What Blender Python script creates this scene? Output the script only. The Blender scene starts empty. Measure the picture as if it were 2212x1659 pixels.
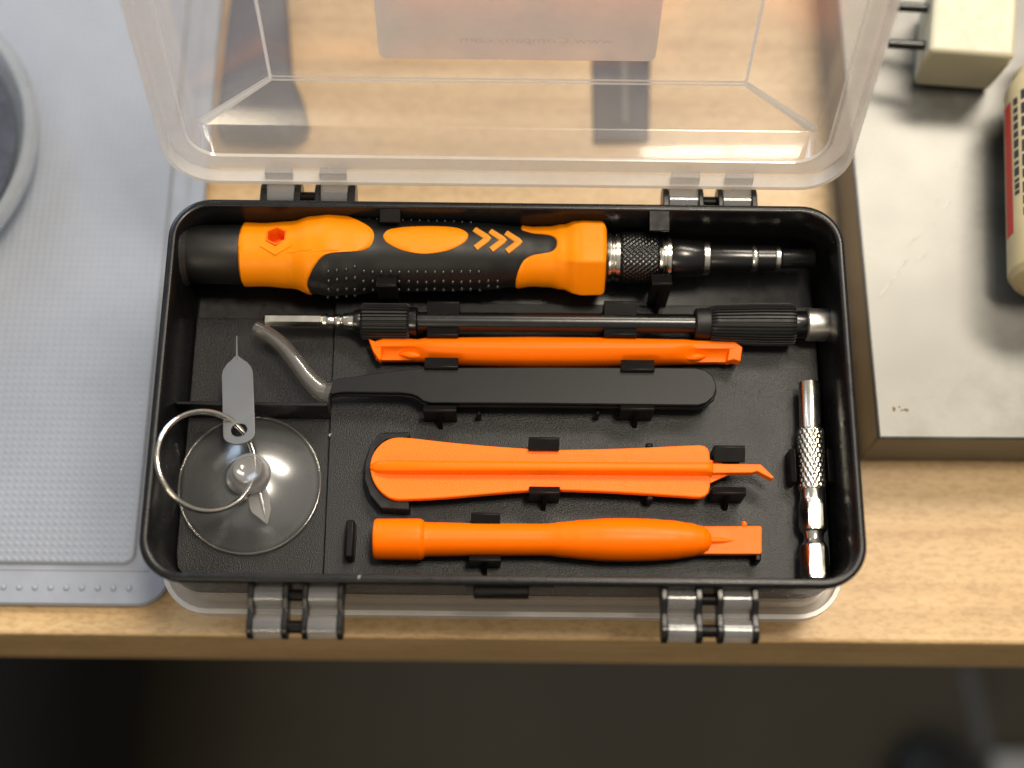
import bpy, bmesh, math, random
from mathutils import Vector, Matrix
random.seed(7)
MM = 0.001
PI = math.pi
sc = bpy.context.scene
C = sc.collection

# ------------------------------------------------------------------ camera
# (millimetres; box front edge at y=0, bench top at z=0)
CP = Vector((0.0, -60.26, 374.44))
T, ROLL, YAW, FPX = math.radians(18.79), math.radians(1.4745), math.radians(-0.8903), 3000.0
R0 = Matrix(((1, 0, 0), (0, math.cos(T), -math.sin(T)), (0, math.sin(T), math.cos(T))))
RC = Matrix.Rotation(YAW, 3, 'Z') @ R0 @ Matrix.Rotation(ROLL, 3, 'Z')
cam_d = bpy.data.cameras.new('camera'); cam = bpy.data.objects.new('camera', cam_d); C.objects.link(cam)
cam.matrix_world = Matrix.Translation(CP * MM) @ RC.to_4x4()
cam_d.sensor_width = 36; cam_d.lens = 36 * FPX / 2212
cam_d.clip_start = 0.01; cam_d.clip_end = 20
cam_d.dof.use_dof = True
cam_d.dof.focus_distance = 0.352
cam_d.dof.aperture_fstop = 4.6
cam_d.dof.aperture_blades = 0
sc.camera = cam

# ------------------------------------------------------------------ world + lamps
w = bpy.data.worlds.new('World'); sc.world = w; w.use_nodes = True
nt = w.node_tree; nt.nodes.clear()
tc = nt.nodes.new('ShaderNodeTexCoord'); sx = nt.nodes.new('ShaderNodeSeparateXYZ')
rp = nt.nodes.new('ShaderNodeValToRGB'); bg = nt.nodes.new('ShaderNodeBackground'); wo = nt.nodes.new('ShaderNodeOutputWorld')
mr = nt.nodes.new('ShaderNodeMapRange'); mr.inputs[1].default_value = -1; mr.inputs[2].default_value = 1
nt.links.new(tc.outputs['Generated'], sx.inputs[0]); nt.links.new(sx.outputs[2], mr.inputs[0])
nt.links.new(mr.outputs[0], rp.inputs[0]); nt.links.new(rp.outputs[0], bg.inputs[0]); nt.links.new(bg.outputs[0], wo.inputs[0])
e = rp.color_ramp.elements
e[0].position = 0.3; e[0].color = (0.03, 0.025, 0.02, 1)
e[1].position = 0.95; e[1].color = (0.85, 0.80, 0.72, 1)
x = e.new(0.55); x.color = (0.22, 0.20, 0.18, 1)
bg.inputs[1].default_value = 0.5

def lamp(name, loc, target, sx_, sy_, watts, col):
    d = bpy.data.lights.new(name, 'AREA'); d.shape = 'RECTANGLE'; d.size = sx_; d.size_y = sy_
    d.energy = watts; d.color = col
    o = bpy.data.objects.new(name, d); C.objects.link(o); o.location = loc
    o.rotation_euler = (Vector(target) - Vector(loc)).to_track_quat('-Z', 'Y').to_euler()
    return o
lamp('ceiling_lamp', (0.42, 0.84, 1.2), (0, 0.06, 0), 0.80, 0.20, 19, (1.0, 0.90, 0.76))
lamp('front_ceiling_lamp', (0.30, 0.16, 1.6), (0, 0.03, 0), 0.34, 0.22, 14, (1.0, 0.89, 0.72))
lamp('window_light', (-0.95, 1.35, 0.75), (-0.05, 0.08, 0), 1.0, 0.9, 16, (0.62, 0.78, 1.0))

lamp('front_fill', (-0.55, -1.35, 1.15), (0, 0.0, 0), 0.6, 0.4, 7.5, (1.0, 0.84, 0.60))  # added warm fill to lift the bench front edge and tool fronts

sc.view_settings.view_transform = 'Standard'; sc.view_settings.look = 'None'
sc.view_settings.gamma = 1; sc.view_settings.exposure = 0.08; sc.view_settings.use_curve_mapping = False
sc.render.engine = 'CYCLES'
sc.cycles.max_bounces = 10; sc.cycles.transparent_max_bounces = 24; sc.cycles.transmission_bounces = 8
sc.cycles.glossy_bounces = 4; sc.cycles.diffuse_bounces = 3
sc.cycles.sample_clamp_indirect = 4; sc.cycles.caustics_reflective = False; sc.cycles.caustics_refractive = False
sc.cycles.use_denoising = True

# ------------------------------------------------------------------ survey helpers: a sight line of the photo met with a real plane
def ray(px, py):
    return RC @ Vector(((px - 1106) / FPX, -(py - 829.5) / FPX, -1.0))
def U(px, py, z):
    d = ray(px, py); t = (z - CP.z) / d.z
    return CP + d * t
def UP(px, py, p0, n):
    d = ray(px, py); t = (p0 - CP).dot(n) / d.dot(n)
    return CP + d * t
def mmpp(px, py, z):
    return (U(px + 1, py, z) - U(px, py, z)).length
def proj(p):
    q = RC.transposed() @ (Vector(p) - CP)
    return 1106 + FPX * q.x / -q.z, 829.5 - FPX * q.y / -q.z

# ------------------------------------------------------------------ object helpers
def thing(name, label, cat, loc, group=None):
    o = bpy.data.objects.new(name, None); C.objects.link(o); o.empty_display_size = 0.01
    o.location = Vector(loc) * MM; o['label'] = label; o['category'] = cat
    if group: o['group'] = group
    return o
def tag(o, label, cat, group=None):
    o['label'] = label; o['category'] = cat
    if group: o['group'] = group
    return o
def root_of(p):
    q = Vector((0, 0, 0))
    while p: q += p.location; p = p.parent
    return q
def obj(name, bm, m, parent=None, smooth=35, bevel=0, seg=2, origin=None, label=None, sub=0):
    bmesh.ops.recalc_face_normals(bm, faces=bm.faces[:])
    o_w = root_of(parent) if parent else (Vector(origin) * MM if origin is not None else Vector((0, 0, 0)))
    for v in bm.verts: v.co = v.co * MM - o_w
    me = bpy.data.meshes.new(name); bm.to_mesh(me); bm.free()
    if smooth:
        for p in me.polygons: p.use_smooth = True
        me.set_sharp_from_angle(angle=math.radians(smooth))
    for k in (m if isinstance(m, (list, tuple)) else [m]): me.materials.append(k)
    o = bpy.data.objects.new(name, me); C.objects.link(o)
    if parent: o.parent = parent
    else: o.location = o_w
    if bevel:
        b = o.modifiers.new('bevel', 'BEVEL'); b.width = bevel * MM; b.segments = seg
        b.limit_method = 'ANGLE'; b.angle_limit = math.radians(35); b.harden_normals = False
    if sub:
        s = o.modifiers.new('sub', 'SUBSURF'); s.levels = sub; s.render_levels = sub
    if label: o['label'] = label
    return o
NB = bmesh.new

def loft(bm, rings, cap0=True, cap1=True, closed=True):
    vs = [[bm.verts.new(p) for p in r] for r in rings]
    n = len(vs[0])
    for a, b in zip(vs[:-1], vs[1:]):
        for i in range(n if closed else n - 1):
            j = (i + 1) % n
            try: bm.faces.new((a[i], a[j], b[j], b[i]))
            except ValueError: pass
    if cap0: bm.faces.new(vs[0][::-1])
    if cap1: bm.faces.new(vs[-1])
    return vs
def rrect(x0, x1, y0, y1, r, n=10):
    out = []
    for cx, cy, a in ((x1 - r, y1 - r, 0), (x0 + r, y1 - r, 90), (x0 + r, y0 + r, 180), (x1 - r, y0 + r, 270)):
        for k in range(n + 1):
            t = math.radians(a + 90 * k / n)
            out.append((cx + r * math.cos(t), cy + r * math.sin(t)))
    return out
def prism(bm, pts, z0, z1, taper=0.0):
    c = Vector((sum(p[0] for p in pts) / len(pts), sum(p[1] for p in pts) / len(pts)))
    lo = [(c.x + (p[0] - c.x) * (1 + taper), c.y + (p[1] - c.y) * (1 + taper), z0) for p in pts]
    loft(bm, [lo, [(p[0], p[1], z1) for p in pts]])
def box(bm, x0, x1, y0, y1, z0, z1):
    prism(bm, [(x0, y0), (x1, y0), (x1, y1), (x0, y1)], z0, z1)
def sweep_x(bm, yz, x0, x1):
    loft(bm, [[(x0, y, z) for y, z in yz], [(x1, y, z) for y, z in yz]])
def frame_of(d):
    d = d.normalized(); up = Vector((0, 0, 1)) if abs(d.z) < 0.9 else Vector((0, 1, 0))
    s = d.cross(up).normalized(); u = s.cross(d).normalized()
    return s, u
def tube(bm, pts, rad, seg=16, closed=False, flat=1.0):
    pts = [Vector(p) for p in pts]; n = len(pts); rings = []
    for i, p in enumerate(pts):
        a = pts[(i - 1) % n] if (closed or i > 0) else p
        b = pts[(i + 1) % n] if (closed or i < n - 1) else p
        s, u = frame_of(b - a)
        r = rad[i] if isinstance(rad, (list, tuple)) else rad
        rings.append([p + s * (r * math.cos(2 * PI * k / seg)) + u * (r * flat * math.sin(2 * PI * k / seg)) for k in range(seg)])
    if closed: rings.append(rings[0]); 
    if closed:
        vs = [[bm.verts.new(q) for q in r] for r in rings[:-1]]
        for i in range(n):
            a, b = vs[i], vs[(i + 1) % n]
            for k in range(seg): bm.faces.new((a[k], a[(k + 1) % seg], b[(k + 1) % seg], b[k]))
    else: loft(bm, rings)
def lathe(bm, P0, P1, prof, seg=48, rmod=None, cap=True):
    """prof: (distance along the axis in mm, radius in mm); rmod(t, phi, r) -> r"""
    d = (P1 - P0).normalized(); s, u = frame_of(d); rings = []
    for t, r in prof:
        c = P0 + d * t
        rings.append([c + (u * math.cos(2 * PI * k / seg) + s * math.sin(2 * PI * k / seg)) *
                      (rmod(t, 2 * PI * k / seg, r) if rmod else r) for k in range(seg)])
    loft(bm, rings, cap, cap)
def smooth_prof(pts, n):
    """monotone resample of a profile with cosine easing between the given stations"""
    out = []
    for (a, ra), (b, rb) in zip(pts[:-1], pts[1:]):
        for k in range(n):
            f = k / n; g = (1 - math.cos(PI * f)) / 2
            out.append((a + (b - a) * f, ra + (rb - ra) * g))
    out.append(pts[-1]); return out
def ellipsoid(bm, c, rx, ry, rz, seg=10, rings=6):
    g = bmesh.ops.create_uvsphere(bm, u_segments=seg, v_segments=rings, radius=1)
    for v in g['verts']: v.co = Vector((v.co.x * rx, v.co.y * ry, v.co.z * rz)) + Vector(c)

# ------------------------------------------------------------------ materials
def newmat(name):
    m = bpy.data.materials.new(name); m.use_nodes = True; t = m.node_tree
    return m, t, t.nodes['Principled BSDF'], t.nodes['Material Output']
def node(t, kind, **k):
    n = t.nodes.new(kind)
    for a, b in k.items(): setattr(n, a, b)
    return n
def noise(t, scale, detail=4, rough=0.55, stretch=None):
    c = node(t, 'ShaderNodeTexCoord'); n = node(t, 'ShaderNodeTexNoise')
    n.inputs['Scale'].default_value = scale; n.inputs['Detail'].default_value = detail; n.inputs['Roughness'].default_value = rough
    if stretch:
        mp = node(t, 'ShaderNodeMapping'); mp.inputs['Scale'].default_value = stretch
        t.links.new(c.outputs['Object'], mp.inputs[0]); t.links.new(mp.outputs[0], n.inputs['Vector'])
    else: t.links.new(c.outputs['Object'], n.inputs['Vector'])
    return n
def ramp(t, src, stops):
    r = node(t, 'ShaderNodeValToRGB'); el = r.color_ramp.elements
    el[0].position, el[0].color = stops[0][0], (*stops[0][1], 1)
    el[1].position, el[1].color = stops[-1][0], (*stops[-1][1], 1)
    for p, c in stops[1:-1]:
        q = el.new(p); q.color = (*c, 1)
    t.links.new(src, r.inputs[0]); return r
def bump(t, b, src, strength, dist):
    n = node(t, 'ShaderNodeBump'); n.inputs['Strength'].default_value = strength; n.inputs['Distance'].default_value = dist * MM
    t.links.new(src, n.inputs['Height']); t.links.new(n.outputs[0], b.inputs['Normal']); return n
def plastic(name, col, rough=0.4, var=0.12, vscale=120, bscale=0, bstr=0.3, bdist=0.1, spec=0.5, sss=0, metal=0, rvar=0.08, coat=0):
    m, t, b, o = newmat(name)
    n = noise(t, vscale)
    lo = tuple(c * (1 - var) for c in col); hi = tuple(min(1, c * (1 + var)) for c in col)
    r = ramp(t, n.outputs[0], [(0.3, lo), (0.7, hi)]); t.links.new(r.outputs[0], b.inputs['Base Color'])
    n2 = noise(t, vscale * 3.1)
    mr = node(t, 'ShaderNodeMapRange'); mr.inputs[1].default_value = 0.3; mr.inputs[2].default_value = 0.7
    mr.inputs[3].default_value = max(0.02, rough - rvar); mr.inputs[4].default_value = rough + rvar
    t.links.new(n2.outputs[0], mr.inputs[0]); t.links.new(mr.outputs[0], b.inputs['Roughness'])
    b.inputs['Specular IOR Level'].default_value = spec; b.inputs['Metallic'].default_value = metal
    if sss:
        b.inputs['Subsurface Weight'].default_value = sss; b.inputs['Subsurface Radius'].default_value = (1, 0.35, 0.1)
        b.inputs['Subsurface Scale'].default_value = 0.0012
    if coat: b.inputs['Coat Weight'].default_value = coat; b.inputs['Coat Roughness'].default_value = 0.1
    if bscale:
        nb = noise(t, bscale, 2); bump(t, b, nb.outputs[0], bstr, bdist)
    return m
def clear(name, tint, haze, hazecol, rough, gloss=1.0, ior=1.5, bscale=0, tl=0.5):
    tl_w = tl
    m, t, b, o = newmat(name); t.nodes.remove(b)
    tr = node(t, 'ShaderNodeBsdfTransparent'); tr.inputs[0].default_value = (*tint, 1)
    df = node(t, 'ShaderNodeBsdfDiffuse'); df.inputs[0].default_value = (*hazecol, 1)
    tl = node(t, 'ShaderNodeBsdfTranslucent'); tl.inputs[0].default_value = (*hazecol, 1)
    gl = node(t, 'ShaderNodeBsdfGlossy'); gl.inputs['Roughness'].default_value = rough
    lw = node(t, 'ShaderNodeLayerWeight'); fr = node(t, 'ShaderNodeMath', operation='POWER'); fr.inputs[1].default_value = 4.0; t.links.new(lw.outputs['Facing'], fr.inputs[0])
    mu = node(t, 'ShaderNodeMapRange'); mu.inputs[1].default_value = 0.0; mu.inputs[2].default_value = 0.8; mu.inputs[3].default_value = 0.05 * gloss; mu.inputs[4].default_value = min(0.6, 0.05 * gloss + 0.22)
    m0 = node(t, 'ShaderNodeMixShader'); m0.inputs[0].default_value = tl_w
    m1 = node(t, 'ShaderNodeMixShader'); m2 = node(t, 'ShaderNodeMixShader')
    n = noise(t, 60); mr = node(t, 'ShaderNodeMapRange')
    mr.inputs[1].default_value = 0.3; mr.inputs[2].default_value = 0.7; mr.inputs[3].default_value = haze * 0.8; mr.inputs[4].default_value = haze * 1.2
    t.links.new(n.outputs[0], mr.inputs[0]); t.links.new(mr.outputs[0], m1.inputs[0])
    t.links.new(df.outputs[0], m0.inputs[1]); t.links.new(tl.outputs[0], m0.inputs[2])
    t.links.new(tr.outputs[0], m1.inputs[1]); t.links.new(m0.outputs[0], m1.inputs[2])
    t.links.new(fr.outputs[0], mu.inputs[0]); t.links.new(mu.outputs[0], m2.inputs[0])
    t.links.new(m1.outputs[0], m2.inputs[1]); t.links.new(gl.outputs[0], m2.inputs[2])
    if bscale:
        nb = noise(t, bscale, 2); bp = node(t, 'ShaderNodeBump'); bp.inputs['Strength'].default_value = 0.25; bp.inputs['Distance'].default_value = 0.0002
        t.links.new(nb.outputs[0], bp.inputs['Height'])
        t.links.new(bp.outputs[0], gl.inputs['Normal'])
    t.links.new(m2.outputs[0], o.inputs[0]); return m
def wood_mat():
    m, t, b, o = newmat('maple_wood')
    n1 = noise(t, 1.0, 6, 0.62, (5, 130, 130)); n2 = noise(t, 1.0, 3, 0.65, (360, 900, 900)); n3 = noise(t, 1.0, 3, 0.5, (28, 36, 36))
    r1 = ramp(t, n1.outputs[0], [(0.25, (0.42, 0.265, 0.12)), (0.5, (0.54, 0.365, 0.18)), (0.75, (0.61, 0.44, 0.24))])
    r2 = ramp(t, n2.outputs[0], [(0.36, (0.66, 0.58, 0.48)), (0.56, (1, 1, 1))])
    r3 = ramp(t, n3.outputs[0], [(0.3, (0.86, 0.85, 0.84)), (0.7, (1.05, 1.05, 1.06))])
    mx = node(t, 'ShaderNodeMix', data_type='RGBA', blend_type='MULTIPLY'); mx.inputs[0].default_value = 0.55
    mx2 = node(t, 'ShaderNodeMix', data_type='RGBA', blend_type='MULTIPLY'); mx2.inputs[0].default_value = 1.0
    t.links.new(r1.outputs[0], mx.inputs[6]); t.links.new(r2.outputs[0], mx.inputs[7])
    t.links.new(mx.outputs[2], mx2.inputs[6]); t.links.new(r3.outputs[0], mx2.inputs[7])
    t.links.new(mx2.outputs[2], b.inputs['Base Color'])
    b.inputs['Roughness'].default_value = 0.42; b.inputs['Specular IOR Level'].default_value = 0.45
    bump(t, b, n2.outputs[0], 0.25, 0.15); return m
def steel_mat():
    m, t, b, o = newmat('brushed_steel')
    n1 = noise(t, 1.0, 5, 0.6, (22, 1300, 60)); n2 = noise(t, 30, 5, 0.65); n3 = noise(t, 14, 3, 0.5)
    r = ramp(t, n2.outputs[0], [(0.3, (0.10, 0.099, 0.092)), (0.5, (0.15, 0.148, 0.138)), (0.72, (0.195, 0.193, 0.182))])
    t.links.new(r.outputs[0], b.inputs['Base Color']); b.inputs['Metallic'].default_value = 0.85
    ad = node(t, 'ShaderNodeMath', operation='ADD'); t.links.new(n2.outputs[0], ad.inputs[0]); t.links.new(n3.outputs[0], ad.inputs[1])
    mr = node(t, 'ShaderNodeMapRange'); mr.inputs[1].default_value = 0.7; mr.inputs[2].default_value = 1.3; mr.inputs[3].default_value = 0.36; mr.inputs[4].default_value = 0.56
    t.links.new(ad.outputs[0], mr.inputs[0]); t.links.new(mr.outputs[0], b.inputs['Roughness'])
    bump(t, b, n1.outputs[0], 0.09, 0.05); return m
def dots_mat(name, col, pitch, strength, rough):
    m, t, b, o = newmat(name)
    c = node(t, 'ShaderNodeTexCoord'); s = node(t, 'ShaderNodeSeparateXYZ'); t.links.new(c.outputs['Object'], s.inputs[0])
    outs = []
    for k in (0, 1):
        mu = node(t, 'ShaderNodeMath', operation='MULTIPLY'); mu.inputs[1].default_value = 2 * PI / (pitch * MM)
        si = node(t, 'ShaderNodeMath', operation='SINE'); t.links.new(s.outputs[k], mu.inputs[0]); t.links.new(mu.outputs[0], si.inputs[0]); outs.append(si)
    ad = node(t, 'ShaderNodeMath', operation='ADD'); t.links.new(outs[0].outputs[0], ad.inputs[0]); t.links.new(outs[1].outputs[0], ad.inputs[1])
    mr = node(t, 'ShaderNodeMapRange', interpolation_type='SMOOTHSTEP'); mr.inputs[1].default_value = 0.2; mr.inputs[2].default_value = 1.6
    t.links.new(ad.outputs[0], mr.inputs[0]); bump(t, b, mr.outputs[0], strength, 0.5)
    n = noise(t, 9, 6, 0.7); r = ramp(t, n.outputs[0], [(0.3, tuple(q * 0.84 for q in col)), (0.7, tuple(q * 1.1 for q in col))])
    t.links.new(r.outputs[0], b.inputs['Base Color']); b.inputs['Roughness'].default_value = rough; return m

M = dict(
    black=plastic('black_plastic', (0.0055, 0.0055, 0.0062), 0.30, bscale=900, bstr=0.04, bdist=0.05, rvar=0.05, spec=0.35),
    floor=plastic('textured_black_plastic', (0.008, 0.0085, 0.0098), 0.36, bscale=2900, bstr=0.6, bdist=0.2, spec=0.30, rvar=0.03, vscale=40),
    clip=plastic('glossy_black_plastic', (0.006, 0.005, 0.005), 0.34, rvar=0.05, bscale=700, bstr=0.05, bdist=0.05, spec=0.12),
    rubber=plastic('black_rubber', (0.0075, 0.0075, 0.0075), 0.46, bscale=2500, bstr=0.3, bdist=0.05, spec=0.4, rvar=0.04),
    stud=plastic('highlight_rubber', (0.02, 0.02, 0.02), 0.3, spec=0.9),  # paler base stands in for the highlight on end cap and studs
    blackmetal=plastic('black_oxide_steel', (0.005, 0.005, 0.0055), 0.24, spec=0.6, bscale=500, bstr=0.04, bdist=0.05, rvar=0.03),
    tweezer=plastic('black_coated_steel', (0.007, 0.0075, 0.0085), 0.36, 0.05, bscale=900, bstr=0.14, bdist=0.09, spec=0.24, rvar=0.01, vscale=40),
    amber=plastic('amber_orange_plastic', (0.98, 0.275, 0.001), 0.45, 0.02, sss=0.08, bscale=1500, bstr=0.10, bdist=0.04, spec=0.22),
    orange=plastic('orange_plastic', (0.98, 0.158, 0.0), 0.36, 0.02, sss=0.08, bscale=700, bstr=0.10, bdist=0.05, spec=0.15, rvar=0.04),
    grain=plastic('grained_orange_plastic', (0.97, 0.17, 0.006), 0.44, 0.03, sss=0.05, bscale=2200, bstr=0.8, bdist=0.14, spec=0.2, rvar=0.04),
    deep=plastic('deep_orange_plastic', (1.0, 0.17, 0.003), 0.5, 0.03, spec=0.2),
    chev=plastic('muted_orange_plastic', (0.72, 0.27, 0.015), 0.5, 0.05, spec=0.3),
    chrome=plastic('nickel_plated_steel', (0.74, 0.71, 0.63), 0.2, 0.05, metal=1, rvar=0.05, bscale=600, bstr=0.05, bdist=0.04),
    satin=plastic('satin_nickel', (0.80, 0.78, 0.73), 0.36, 0.05, metal=1, rvar=0.04, bscale=900, bstr=0.08, bdist=0.04),
    wire=plastic('ring_wire_steel', (0.66, 0.64, 0.58), 0.16, 0.05, metal=1, rvar=0.05),
    pin=plastic('stamped_steel', (0.19, 0.195, 0.20), 0.36, 0.02, metal=0.9, bscale=800, bstr=0.06, bdist=0.04, rvar=0.015),
    lid=clear('clear_lid_plastic', (0.97, 0.965, 0.96), 0.14, (0.88, 0.85, 0.83), 0.14, 2.0, bscale=40),
    lidedge=clear('milky_lid_rim_plastic', (0.97, 0.965, 0.96), 0.36, (0.92, 0.89, 0.87), 0.12, 1.0),
    rimline=clear('thick_lid_edge_plastic', (0.9, 0.9, 0.9), 0.78, (0.95, 0.93, 0.91), 0.15, 1.5),
    strap=clear('milky_strap_plastic', (0.9, 0.9, 0.9), 0.36, (0.58, 0.58, 0.59), 0.16, 1.2),
    strapweb=clear('clear_strap_web', (0.85, 0.85, 0.85), 0.12, (0.6, 0.6, 0.6), 0.16, 1.2),
    cup=clear('clear_soft_vinyl', (0.90, 0.91, 0.91), 0.11, (0.62, 0.63, 0.64), 0.22, 2.2),
    knob=clear('thick_clear_vinyl', (0.80, 0.80, 0.80), 0.55, (0.50, 0.49, 0.48), 0.14, 1.8, bscale=500),
    tubing=clear('clear_vinyl_tubing', (0.85, 0.84, 0.82), 0.13, (0.62, 0.58, 0.50), 0.10, 3.0),
    sticker=clear('white_sticker_back', (0.95, 0.93, 0.91), 0.82, (0.96, 0.92, 0.88), 0.2, 1.0, tl=0.7),
    faint=clear('faint_print', (0.9, 0.9, 0.9), 0.06, (0.35, 0.30, 0.27), 0.4, 0.2),
    lint=plastic('pale_lint', (0.30, 0.30, 0.29), 0.8),
    wood=wood_mat(), steel=steel_mat(),
    mat_dots=dots_mat('dotted_silicone', (0.25, 0.272, 0.32), 2.0, 0.42, 0.36),
    mat_flat=plastic('grey_blue_silicone', (0.25, 0.272, 0.32), 0.38, 0.07, bscale=400, bstr=0.1, bdist=0.08),
    cream=plastic('cream_plastic', (0.60, 0.49, 0.27), 0.4, 0.06, bscale=300, bstr=0.08, bdist=0.1),
    ivory=plastic('ivory_plastic', (0.47, 0.44, 0.32), 0.45, 0.05, bscale=300, bstr=0.08, bdist=0.1),
    red=plastic('red_print', (0.55, 0.05, 0.03), 0.5, 0.1, 900), ink=plastic('black_print', (0.03, 0.03, 0.035), 0.5, 0.1, 900),
    navy=plastic('dark_navy_fabric', (0.022, 0.028, 0.048), 0.7, 0.3, bscale=1200, bstr=0.5, bdist=0.2),
    grey=plastic('grey_webbing', (0.10, 0.10, 0.10), 0.7, 0.2),
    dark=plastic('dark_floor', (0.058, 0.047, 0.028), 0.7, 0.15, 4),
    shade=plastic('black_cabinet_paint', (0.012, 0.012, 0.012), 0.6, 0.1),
    paper=plastic('pale_plastic', (0.45, 0.46, 0.46), 0.5, 0.05),
    glass=clear('thick_clear_glass', (0.88, 0.90, 0.92), 0.34, (0.85, 0.9, 0.96), 0.05, 5.0),
)

# ------------------------------------------------------------------ bench and floor
bench = thing('workbench', 'pale maple workbench top with a straight front edge under the toolbox', 'workbench', (0, 0, -46))
bm = NB(); box(bm, -600, 600, -5.2, 620, -46, 0); obj('bench_top', bm, M['wood'], bench, bevel=1.2, seg=3)
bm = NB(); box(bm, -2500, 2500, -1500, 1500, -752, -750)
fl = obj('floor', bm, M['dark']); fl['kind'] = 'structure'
# dim things under the bench
cab = thing('cabinet', 'black cabinet standing on the dark floor at the left below the bench', 'cabinet', (-420, 100, -750))
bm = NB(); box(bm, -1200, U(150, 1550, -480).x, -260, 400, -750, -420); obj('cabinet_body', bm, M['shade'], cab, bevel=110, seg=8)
c0 = U(2020, 1690, -735)
st = thing('stool_foot', 'round black stool foot on the dark floor below the bench front', 'stool foot', (c0.x, c0.y, -750))
bm = NB(); lathe(bm, Vector((c0.x, c0.y, -750)), Vector((c0.x, c0.y, -700)), smooth_prof([(0, 36), (12, 36), (26, 30), (34, 12), (36, 1)], 4), 40); obj('foot_dome', bm, M['shade'], st)
bm = NB(); tube(bm, [U(2128, 1625, -690), U(2118, 1560, -690), U(2098, 1480, -690), U(2090, 1440, -690)], 6); obj('leg_tube', bm, M['grey'], st)
b0 = U(2185, 1648, -740)
bx = NB(); prism(bx, [(p.x, p.y) for p in (U(2150, 1625, -735), U(2150, 1720, -735), U(2300, 1720, -735), U(2300, 1630, -735))], -750, -735)
tag(obj('floor_box', bx, M['paper'], origin=(b0.x, b0.y, -750), bevel=2), 'flat pale grey box on the dark floor at the lower right corner', 'box')

# ------------------------------------------------------------------ toolbox
W2, D = 86.0, 98.7
HZ = 52.0
FZ = 31.0     # main inner floor
tb = thing('toolbox', 'black plastic toolbox with its clear lid open and repair tools clipped inside', 'toolbox', (0, D / 2, 0))
def ring(i, z, r): return [(px, py, z) for px, py in rrect(-W2 + i, W2 - i, i, D - i, r, 12)]
bm = NB()
loft(bm, [ring(1.9, 26.0, 9), ring(1.6, 30, 9.5), ring(1.0, 48.6, 10), ring(0.9, 49.0, 10), ring(0.05, 49.3, 10.5), ring(0, 51.6, 10.5), ring(0.35, 52, 10.3),
          ring(1.75, 52, 9), ring(2.0, 51.7, 8.8), ring(2.3, 40, 8.5), ring(3.3, 28.6, 7.5), ring(3.9, 28, 7)])
obj('tray', bm, M['black'], tb, smooth=50)
# floor panels
xs = U(720, 740, FZ).x; xs2 = U(698, 1240, FZ).x
yb = U(1100, 655, FZ).y
bm = NB(); prism(bm, [(xs2, 3.4), (74, 3.4), (79, 4.6), (81.8, 8), (82.2, 11), (82.2, yb), (xs, yb)], 27.5, FZ)
obj('floor_panel', bm, M['floor'], tb, bevel=0.25)
yc = U(500, 686, 30).y
bm = NB(); prism(bm, [(-74, 3.4), (xs2 - 0.05, 3.4), (xs - 0.05, yc), (-82.2, yc), (-82.2, 11), (-81.6, 7.5), (-79, 4.6)], 27.5, 29.6)
obj('floor_panel', bm, M['floor'], tb, bevel=0.25)
# compartment divider
yd = U(500, 870, 40).y
bm = NB(); sweep_x(bm, [(yd - 0.9, 29), (yd - 0.5, 39.6), (yd + 0.5, 39.6), (yd + 0.9, 29)], -83.2, xs + 0.4)
obj('divider', bm, M['black'], tb, bevel=0.2)

def clip(x0, x1, y0, y1, zt, hook, z0=FZ, th=1.1, rib=True, slope=0.8):
    """retaining clip seen in the photo between x0..x1 and y0..y1 (its sloping top); hook=+1 leans to the back, -1 to the front"""
    pa = U((x0 + x1) / 2, y0, zt); pb = U((x0 + x1) / 2, y1, zt)
    X0 = U(x0, (y0 + y1) / 2, zt).x; X1 = U(x1, (y0 + y1) / 2, zt).x
    yb_, yf = pa.y, pb.y
    b = NB()
    if hook > 0:   # leaf at the front, lip reaching back over the tool
        yz = [(yf, z0 - 0.3), (yf, zt), (yf + 0.5, zt + 0.25), (yb_, zt - slope), (yb_, zt - slope - 0.7), (yf + th, zt - 1.5 - slope), (yf + th, z0 - 0.3)]
    else:
        yz = [(yb_, z0 - 0.3), (yb_, zt), (yb_ - 0.5, zt + 0.25), (yf, zt - slope), (yf, zt - slope - 0.7), (yb_ - th, zt - 1.5 - slope), (yb_ - th, z0 - 0.3)]
    sweep_x(b, yz, X0, X1)
    if rib:
        xm = (X0 + X1) / 2; y_ = yf if hook > 0 else yb_; s_ = -1 if hook > 0 else 1
        sweep_x(b, [(y_ - s_ * 0.05, z0 - 0.3), (y_ - s_ * 0.05, zt - 1.5), (y_ + s_ * 2.0, z0 + 0.6), (y_ + s_ * 2.0, z0 - 0.3)], xm - 0.55, xm + 0.55)
    return obj('retaining_clip', b, M['clip'], tb, bevel=0.14)
# screwdriver clips (back pair grows from the wall)
clip(820, 865, 438, 476, 51.6, -1, 40, 1.2, False, 1.0); clip(1403, 1447, 452, 495, 51.6, -1, 40, 1.2, False, 1.0)
clip(812, 857, 590, 620, 46.5, 1, FZ, 1.2, False, 1.2); clip(1408, 1452, 588, 616, 46.0, 1, FZ, 1.2, True, 1.2)
# extension rod clips
clip(922, 993, 650, 677, 40, -1, FZ, 1.0, False); clip(1305, 1376, 650, 679, 40, -1, FZ, 1.0, False)
clip(922, 990, 706, 727, 39, 1, FZ, 1.0, False); clip(1305, 1376, 706, 726, 39, 1, FZ, 1.0, False)
# between pry stick and tweezers, tweezers front
clip(917, 990, 770, 796, 40.5, 1, FZ, 1.0, False); clip(1342, 1414, 775, 802, 40.5, 1, FZ, 1.0, False)
clip(914, 986, 873, 890, 39.6, 1, FZ); clip(1340, 1414, 870, 887, 39.6, 1, FZ)
# wide pry tool
clip(1142, 1208, 944, 971, 40.0, -1, FZ, 1.0, True); clip(1143, 1210, 1049, 1068, 40.0, 1, FZ)
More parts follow.
